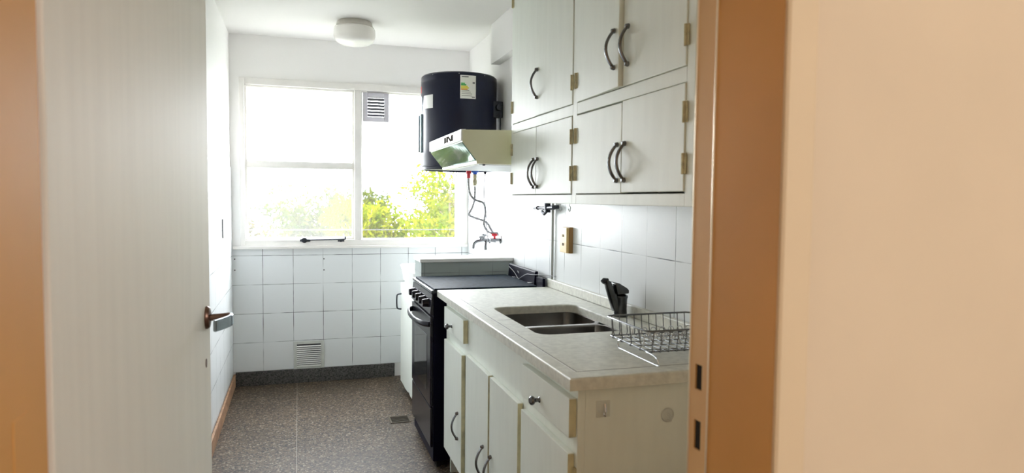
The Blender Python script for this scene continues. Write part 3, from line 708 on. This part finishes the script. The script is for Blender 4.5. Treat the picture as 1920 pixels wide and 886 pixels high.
tag(hs, 'braided steel hose hanging from the blue cold inlet of the water heater', 'hose', 'braided water hoses')
cb = obj('heater_cable', tube(BM(), smooth_path([(IC[0], IC[1], 1.451), (1.540, -.862, 1.40), (1.540, -.862, 1.30), (1.553, -.862, 1.20), (1.560, -.862, 1.10), (1.572, -.86, 1.03)], 5), .0026, 6), M_cable, None, True)
tag(cb, 'thin cable hanging straight down from the water heater bottom', 'cable')
def valve(y, z, red, label):
    v_ = thing('shut_off_valve', (W-.02, y, z), label, 'valve', 'valves below the water heater')
    obj('body', tube(BM(), [(W-.001, y, z), (W-.04, y, z), (W-.075, y-.005, z)], [.011, .010, .009], 12), M_dchrome, v_, True)
    obj('flange', lathe(BM(), [(.024, 0), (.024, -.004), (.012, -.008), (0, -.008)], 18, (W-.0045, y, z), 'X'), M_dchrome, v_, True)
    b = BM(); lathe(b, [(0, .0), (.007, 0), (.007, .018), (.018, .022), (.02, .03), (.014, .036), (0, .036)], 14, (W-.045, y, z+.004)); obj('handwheel', b, M_red if red else M_dchrome, v_, True)
valve(-.875, 1.045, True, 'small wall valve with red knob below the water heater hoses')
valve(-.62, 1.03, False, 'chrome wall tap beside the red-knobbed valve')
tp = thing('laundry_tap', (1.58, -.78, 1.02), 'small chrome bib taps pointing down above the laundry sink', 'tap')
b = tube(BM(), smooth_path([(W-.001, -.76, 1.03), (1.60, -.76, 1.035), (1.54, -.77, 1.035), (1.50, -.78, 1.02), (1.49, -.785, .985)], 5), .010, 10)
obj('spout', b, M_dchrome, tp, True)
b = tube(BM(), smooth_path([(1.585, -.765, 1.035), (1.575, -.775, 1.01), (1.575, -.78, .975)], 5), .009, 10); lathe(b, [(.008, 0), (.016, .012), (.016, .022), (0, .024)], 12, (1.55, -.77, 1.042))
obj('handle', b, M_dchrome, tp, True)

# ================================================================== LAUNDRY CORNER
lc = thing('laundry_cabinet', (1.37, -.6, .05), 'white cabinet below the laundry basin with worn bottom edge', 'cabinet')
obj('carcass', bx(1.125, W-.006, -.912, -.30, .06, .725, bev=.002), M_cab, lc)
b = BM(); pts = [(-.30, .045), (-.40, .048), (-.52, .044), (-.62, .05), (-.68, .062), (-.70, .052), (-.78, .05), (-.80, .072), (-.84, .055), (-.905, .05), (-.905, .722), (-.30, .722)]
prism(b, pts, 'X', 1.103, 1.123)
dd = obj('door', b, M_cab, lc)
obj('handle', tube(BM(), smooth_path([(1.106, -.335, .545), (1.078, -.335, .55), (1.072, -.335, .575), (1.072, -.335, .625), (1.078, -.335, .645), (1.106, -.335, .65)], 4), .005, 8), M_iron, dd, True)
obj('plinth', bx(1.16, 1.60, -.905, -.32, 0, .06), M_dark, lc)
ls = thing('laundry_basin', (1.37, -.6, .725), 'white laundry basin with rolled rim behind the low tiled wall', 'basin')
b = BM(); rings = []
for ins, z in ((.035, .7255), (.012, .75), (.004, .81), (-.004, .838), (-.006, .846), (0, .852), (.012, .850), (.02, .84), (.03, .79), (.07, .745)):
    rings.append([b.verts.new((*p, z)) for p in rrect(1.10+ins, W-.012-ins, -.905+ins, -.30-ins, .05)])
for A, B2 in zip(rings, rings[1:]):
    for k in range(len(A)): b.faces.new((A[k], A[(k+1) % len(A)], B2[(k+1) % len(A)], B2[k]))
b.faces.new(rings[0]); b.faces.new(rings[-1]); bmesh.ops.recalc_face_normals(b, faces=b.faces[:])
obj('bowl', b, M_white, ls, True)

# ================================================================== SMALL FITTINGS
so = thing('wall_socket', (W-.01, -2.0, 1.115), 'yellowed double socket box on the white tiles above the counter', 'socket')
obj('backbox', bx(W-.022, W-.004, -2.052, -1.965, 1.052, 1.172, bev=.002), M_yeld, so)
obj('faceplate', bx(W-.036, W-.0225, -2.050, -1.967, 1.054, 1.170, bev=.003), M_yel, so)
for z in (1.092, 1.132):
    b = BM()
    for dy in (-.007, .007): box(b, W-.0372, W-.0358, -2.009+dy-.0022, -2.009+dy+.0022, z-.006, z+.006)
    obj('outlet', b, M_dark, so)
pi_ = obj('conduit_pipe', tube(BM(), [(W-.014, -1.812, .907), (W-.014, -1.812, 1.30), (W-.014, -1.812, 1.497)], .0065, 12), M_grey, None, True)
tag(pi_, 'vertical grey conduit pipe on the tiles left of the yellowed socket', 'pipe')
gc = thing('gas_cock', (1.61, -1.78, 1.25), 'dark gas stopcock under the far end of the wall cabinet', 'valve')
obj('body', tube(BM(), [(1.612, -1.66, 1.256), (1.612, -1.72, 1.256), (1.612, -1.76, 1.256), (1.612, -1.89, 1.262)], [.007, .007, .011, .011], 12), M_iron, gc, True)
obj('nozzle', tube(BM(), [(1.612, -1.66, 1.256), (1.612, -1.645, 1.256), (1.612, -1.60, 1.254)], [.011, .006, .006], 10), M_iron, gc, True)
b = BM(); tube(b, [(1.612, -1.80, 1.235), (1.612, -1.80, 1.29)], .016, 12); tube(b, [(1.595, -1.77, 1.24), (1.595, -1.80, 1.228), (1.595, -1.84, 1.245)], .008, 8)
obj('lever', b, M_iron, gc, True)
obj('mount', tube(BM(), [(1.612, -1.86, 1.262), (W-.004, -1.862, 1.264)], .010, 12), M_iron, gc, True)
for y, lab in ((-2.515, 'white cup hook screwed under the wall cabinet next to the conduit pipe'), (-2.607, 'white cup hook under the wall cabinet, above the yellowed socket')):
    pts = [(1.40, y, 1.285), (1.40, y, 1.276)] + [(1.40 + .0, y-.009*math.sin(a)*1.0, 1.266+.010*math.cos(a)) for a in [PI*k/8 for k in range(0, 13)]]
    h_ = obj('cup_hook', tube(BM(), pts, .0018, 6), M_chrome, None, True); tag(h_, lab, 'hook', 'cup hooks')
for x, z, rr, lab in ((1.168, .772, 0, 'square clear adhesive hook on the cabinet end panel'), (1.352, .742, 1, 'round clear suction hook on the cabinet end panel')):
    t_ = thing('adhesive_hook', (x, bn-.001, z), lab, 'hook')
    if rr:
        obj('pad', lathe(BM(), [(0, -.004), (.014, -.004), (.0175, -.002), (.018, 0), (0, 0)], 24, (x, bn-.0005, z), 'Y'), M_clearp, t_, True)
        obj('ring', tube(BM(), [(x+.017*math.cos(a), bn-.004, z+.017*math.sin(a)) for a in [2*PI*k/24 for k in range(25)]], .0014, 6), M_vent, t_, True)
        obj('hook', tube(BM(), smooth_path([(x, bn-.004, z+.004), (x+.004, bn-.013, z-.004), (x+.002, bn-.016, z-.012), (x-.006, bn-.010, z-.010)], 4), .0022, 6), M_vent, t_, True)
    else:
        obj('pad', bx(x-.019, x+.019, bn-.003, bn-.0005, z-.02, z+.022, bev=.001), M_clearp, t_)
        obj('hook', tube(BM(), smooth_path([(x+.004, bn-.003, z+.014), (x+.004, bn-.008, z), (x, bn-.015, z-.012), (x-.003, bn-.02, z-.010), (x-.004, bn-.02, z-.002)], 4), .0035, 8), M_chrome, t_, True)
sw = thing('switch_plate', (.008, -.57, 1.108), 'narrow white switch plate with dark edge on the left tiled wall', 'switch')
obj('plate', bx(.0062, .013, -.615, -.57, 1.052, 1.166, bev=.0015), M_white, sw)
obj('dark_edge', bx(.0064, .0125, -.6175, -.6152, 1.053, 1.165), M_lgrey, sw)
fd = thing('floor_drain', (1.0, -1.01, 0), 'small slotted metal floor drain beside the stove', 'drain')
x0, x1, y0, y1 = .937, 1.058, -1.068, -.945
b = BM()
for a in ((x0, x0+.01, y0, y1), (x1-.01, x1, y0, y1), (x0+.01, x1-.01, y0, y0+.01), (x0+.01, x1-.01, y1-.01, y1)): box(b, a[0], a[1], a[2], a[3], .0003, .004, .001)
obj('frame', b, M_drain, fd)
obj('pit', bx(x0+.01, x1-.01, y0+.01, y1-.01, .0002, .0008), M_dark, fd)
b = BM()
for k in range(6):
    y = y0+.020+k*.0165; box(b, x0+.01, x1-.01, y, y+.005, .0009, .0035)
obj('grate', b, M_drain, fd)
# ceiling lamp
cl = thing('ceiling_lamp', (.775, -.58, H), 'round white opal glass lamp on the ceiling before the window', 'lamp')
LX, LY = .777, -.57
obj('base', lathe(BM(), [(0, 0), (.104, 0), (.108, -.006), (.112, -.03), (.120, -.034), (0, -.034)], 48, (LX, LY, H-.0005)), M_rust, cl, True)
obj('glass_shade', lathe(BM(), [(0, -.034), (.118, -.0345), (.126, -.045), (.127, -.085), (.122, -.105), (.11, -.122), (.085, -.134), (.04, -.14), (0, -.141)], 48, (LX, LY, H-.0005)), M_opal, cl, True)

# ================================================================== OUTSIDE
struct('ground', bx(-80, 80, .6, 160, -9.2, -9), M_grd, 'ground far below the window', 'ground')
def tree(name, label, x, y, top, rad, hgt, m, n, leafsize, seed, group='trees outside the window'):
    rnd = random.Random(seed); t_ = thing(name, (x, y, -9), label, 'tree', group)
    b = BM(); cz = top-hgt*.5
    tube(b, smooth_path([(x, y, -9), (x+.1, y, -6), (x-.1, y, cz-hgt*.4), (x+.1, y, cz+hgt*.1)], 4), [.22-.008*i for i in range(13)], 10)
    tips = []
    for k in range(26):
        th = rnd.uniform(0, 2*PI); ph = rnd.uniform(-.3, 1.25); q = rad*rnd.uniform(.5, .95)
        tip = Vector((x+q*math.cos(th)*math.cos(ph*.8), y+q*math.sin(th)*math.cos(ph*.8), cz+hgt*.5*math.sin(ph)*rnd.uniform(.6, .95)))
        base = Vector((x, y, cz-hgt*.35+rnd.uniform(0, hgt*.4))); mid = (base+tip)/2+Vector((rnd.uniform(-.2, .2), rnd.uniform(-.2, .2), rnd.uniform(-.1, .3)))
        sp_ = smooth_path([base, mid, tip], 4); tube(b, sp_, [.06-.05*i/(len(sp_)-1) for i in range(len(sp_))], 6); tips.append(tip); tips.append(mid)
    obj('branches', b, M_bark, t_)
    vs, fs = [], []
    cl_ = [(rnd.choice(tips)+Vector((rnd.gauss(0, .25), rnd.gauss(0, .25), rnd.gauss(0, .22)))*rad/2.0) for _ in range(n//28)]
    for c_ in cl_:
        for _ in range(28):
            p = c_+Vector((rnd.gauss(0, .17), rnd.gauss(0, .17), rnd.gauss(0, .12)))*rad/1.8
            a = Vector((rnd.gauss(0, 1), rnd.gauss(0, 1), rnd.gauss(0, .6))).normalized(); bb = a.orthogonal().normalized()
            q = Matrix.Rotation(rnd.uniform(0, 2*PI), 3, a) @ bb; s = leafsize*rnd.uniform(.6, 1.2); k = len(vs)
            up = a.cross(q)*.35*s
            vs += [p-q*s, p+up+a*s*.12, p+q*s, p-up+a*s*.12]; fs.append((k, k+1, k+2, k+3))
    me = bpy.data.meshes.new('foliage'); me.from_pydata([tuple(v) for v in vs], [], fs); me.materials.append(m)
    o = bpy.data.objects.new('foliage', me); C.objects.link(o); o.parent = t_; o.matrix_parent_inverse = PINV(t_); o['kind'] = 'stuff'
tree('tree', 'lime green leafy tree filling the lower right window pane', 3.9, 9.0, 2.0, 1.75, 3.8, M_leaf1, 14000, .075, 3)
tree('tree', 'smaller bright green tree just right of the window mullion', 2.1, 13.4, 1.35, 1.5, 3.4, M_leaf1, 9000, .09, 5)
tree('tree', 'pale green tree seen through the milky lower left pane', 1.6, 19.0, 1.7, 2.3, 4.0, M_leaf2, 12000, .11, 8)
tree('tree', 'yellowish tree at the left edge of the milky lower pane', -1.9, 14.0, .9, 1.6, 3.0, M_leaf3, 5000, .10, 11)
tree('tree', 'low bushy green tree below the left end of the milky pane', .2, 10.2, .35, 1.3, 3.0, M_leaf2, 6000, .085, 21)
tree('tree', 'dark green tree farther off behind the lime green tree', 7.5, 22.0, 1.6, 3.2, 5.0, M_leaf2, 7000, .15, 14)
def building(x0, x1, y0, y1, z1, nx, nz, label):
    t_ = thing('apartment_building', ((x0+x1)/2, y0, -9), label, 'building')
    obj('walls', bx(x0, x1, y0, y1, -9, z1), M_bld, t_); obj('roof_slab', bx(x0-.3, x1+.3, y0-.3, y1+.3, z1, z1+.3), M_bld, t_)
    for i in range(nx):
        for k in range(nz):
            xc = x0+(i+.5)*(x1-x0)/nx; zc = z1-1.6-k*2.9; s = .32*(x1-x0)/nx
            obj('window', bx(xc-s, xc+s, y0-.06, y0+.02, zc-.8, zc+.6), M_bldw, t_)
building(-4.8, 1.8, 62, 74, 4.2, 4, 4, 'pale flat-roofed building far off behind the yellowish tree')
building(4.0, 11.0, 78, 90, 3.3, 4, 4, 'faint distant building farther away to the right')
wi = obj('overhead_wire', tube(BM(), smooth_path([(-6, 2.6, 1.02), (-2, 2.6, .97), (1.2, 2.6, .952), (4, 2.6, .965), (8, 2.6, 1.02)], 4), .0055, 6), M_dark, None)
tag(wi, 'thin dark wire stretched level across the view outside the window', 'wire')
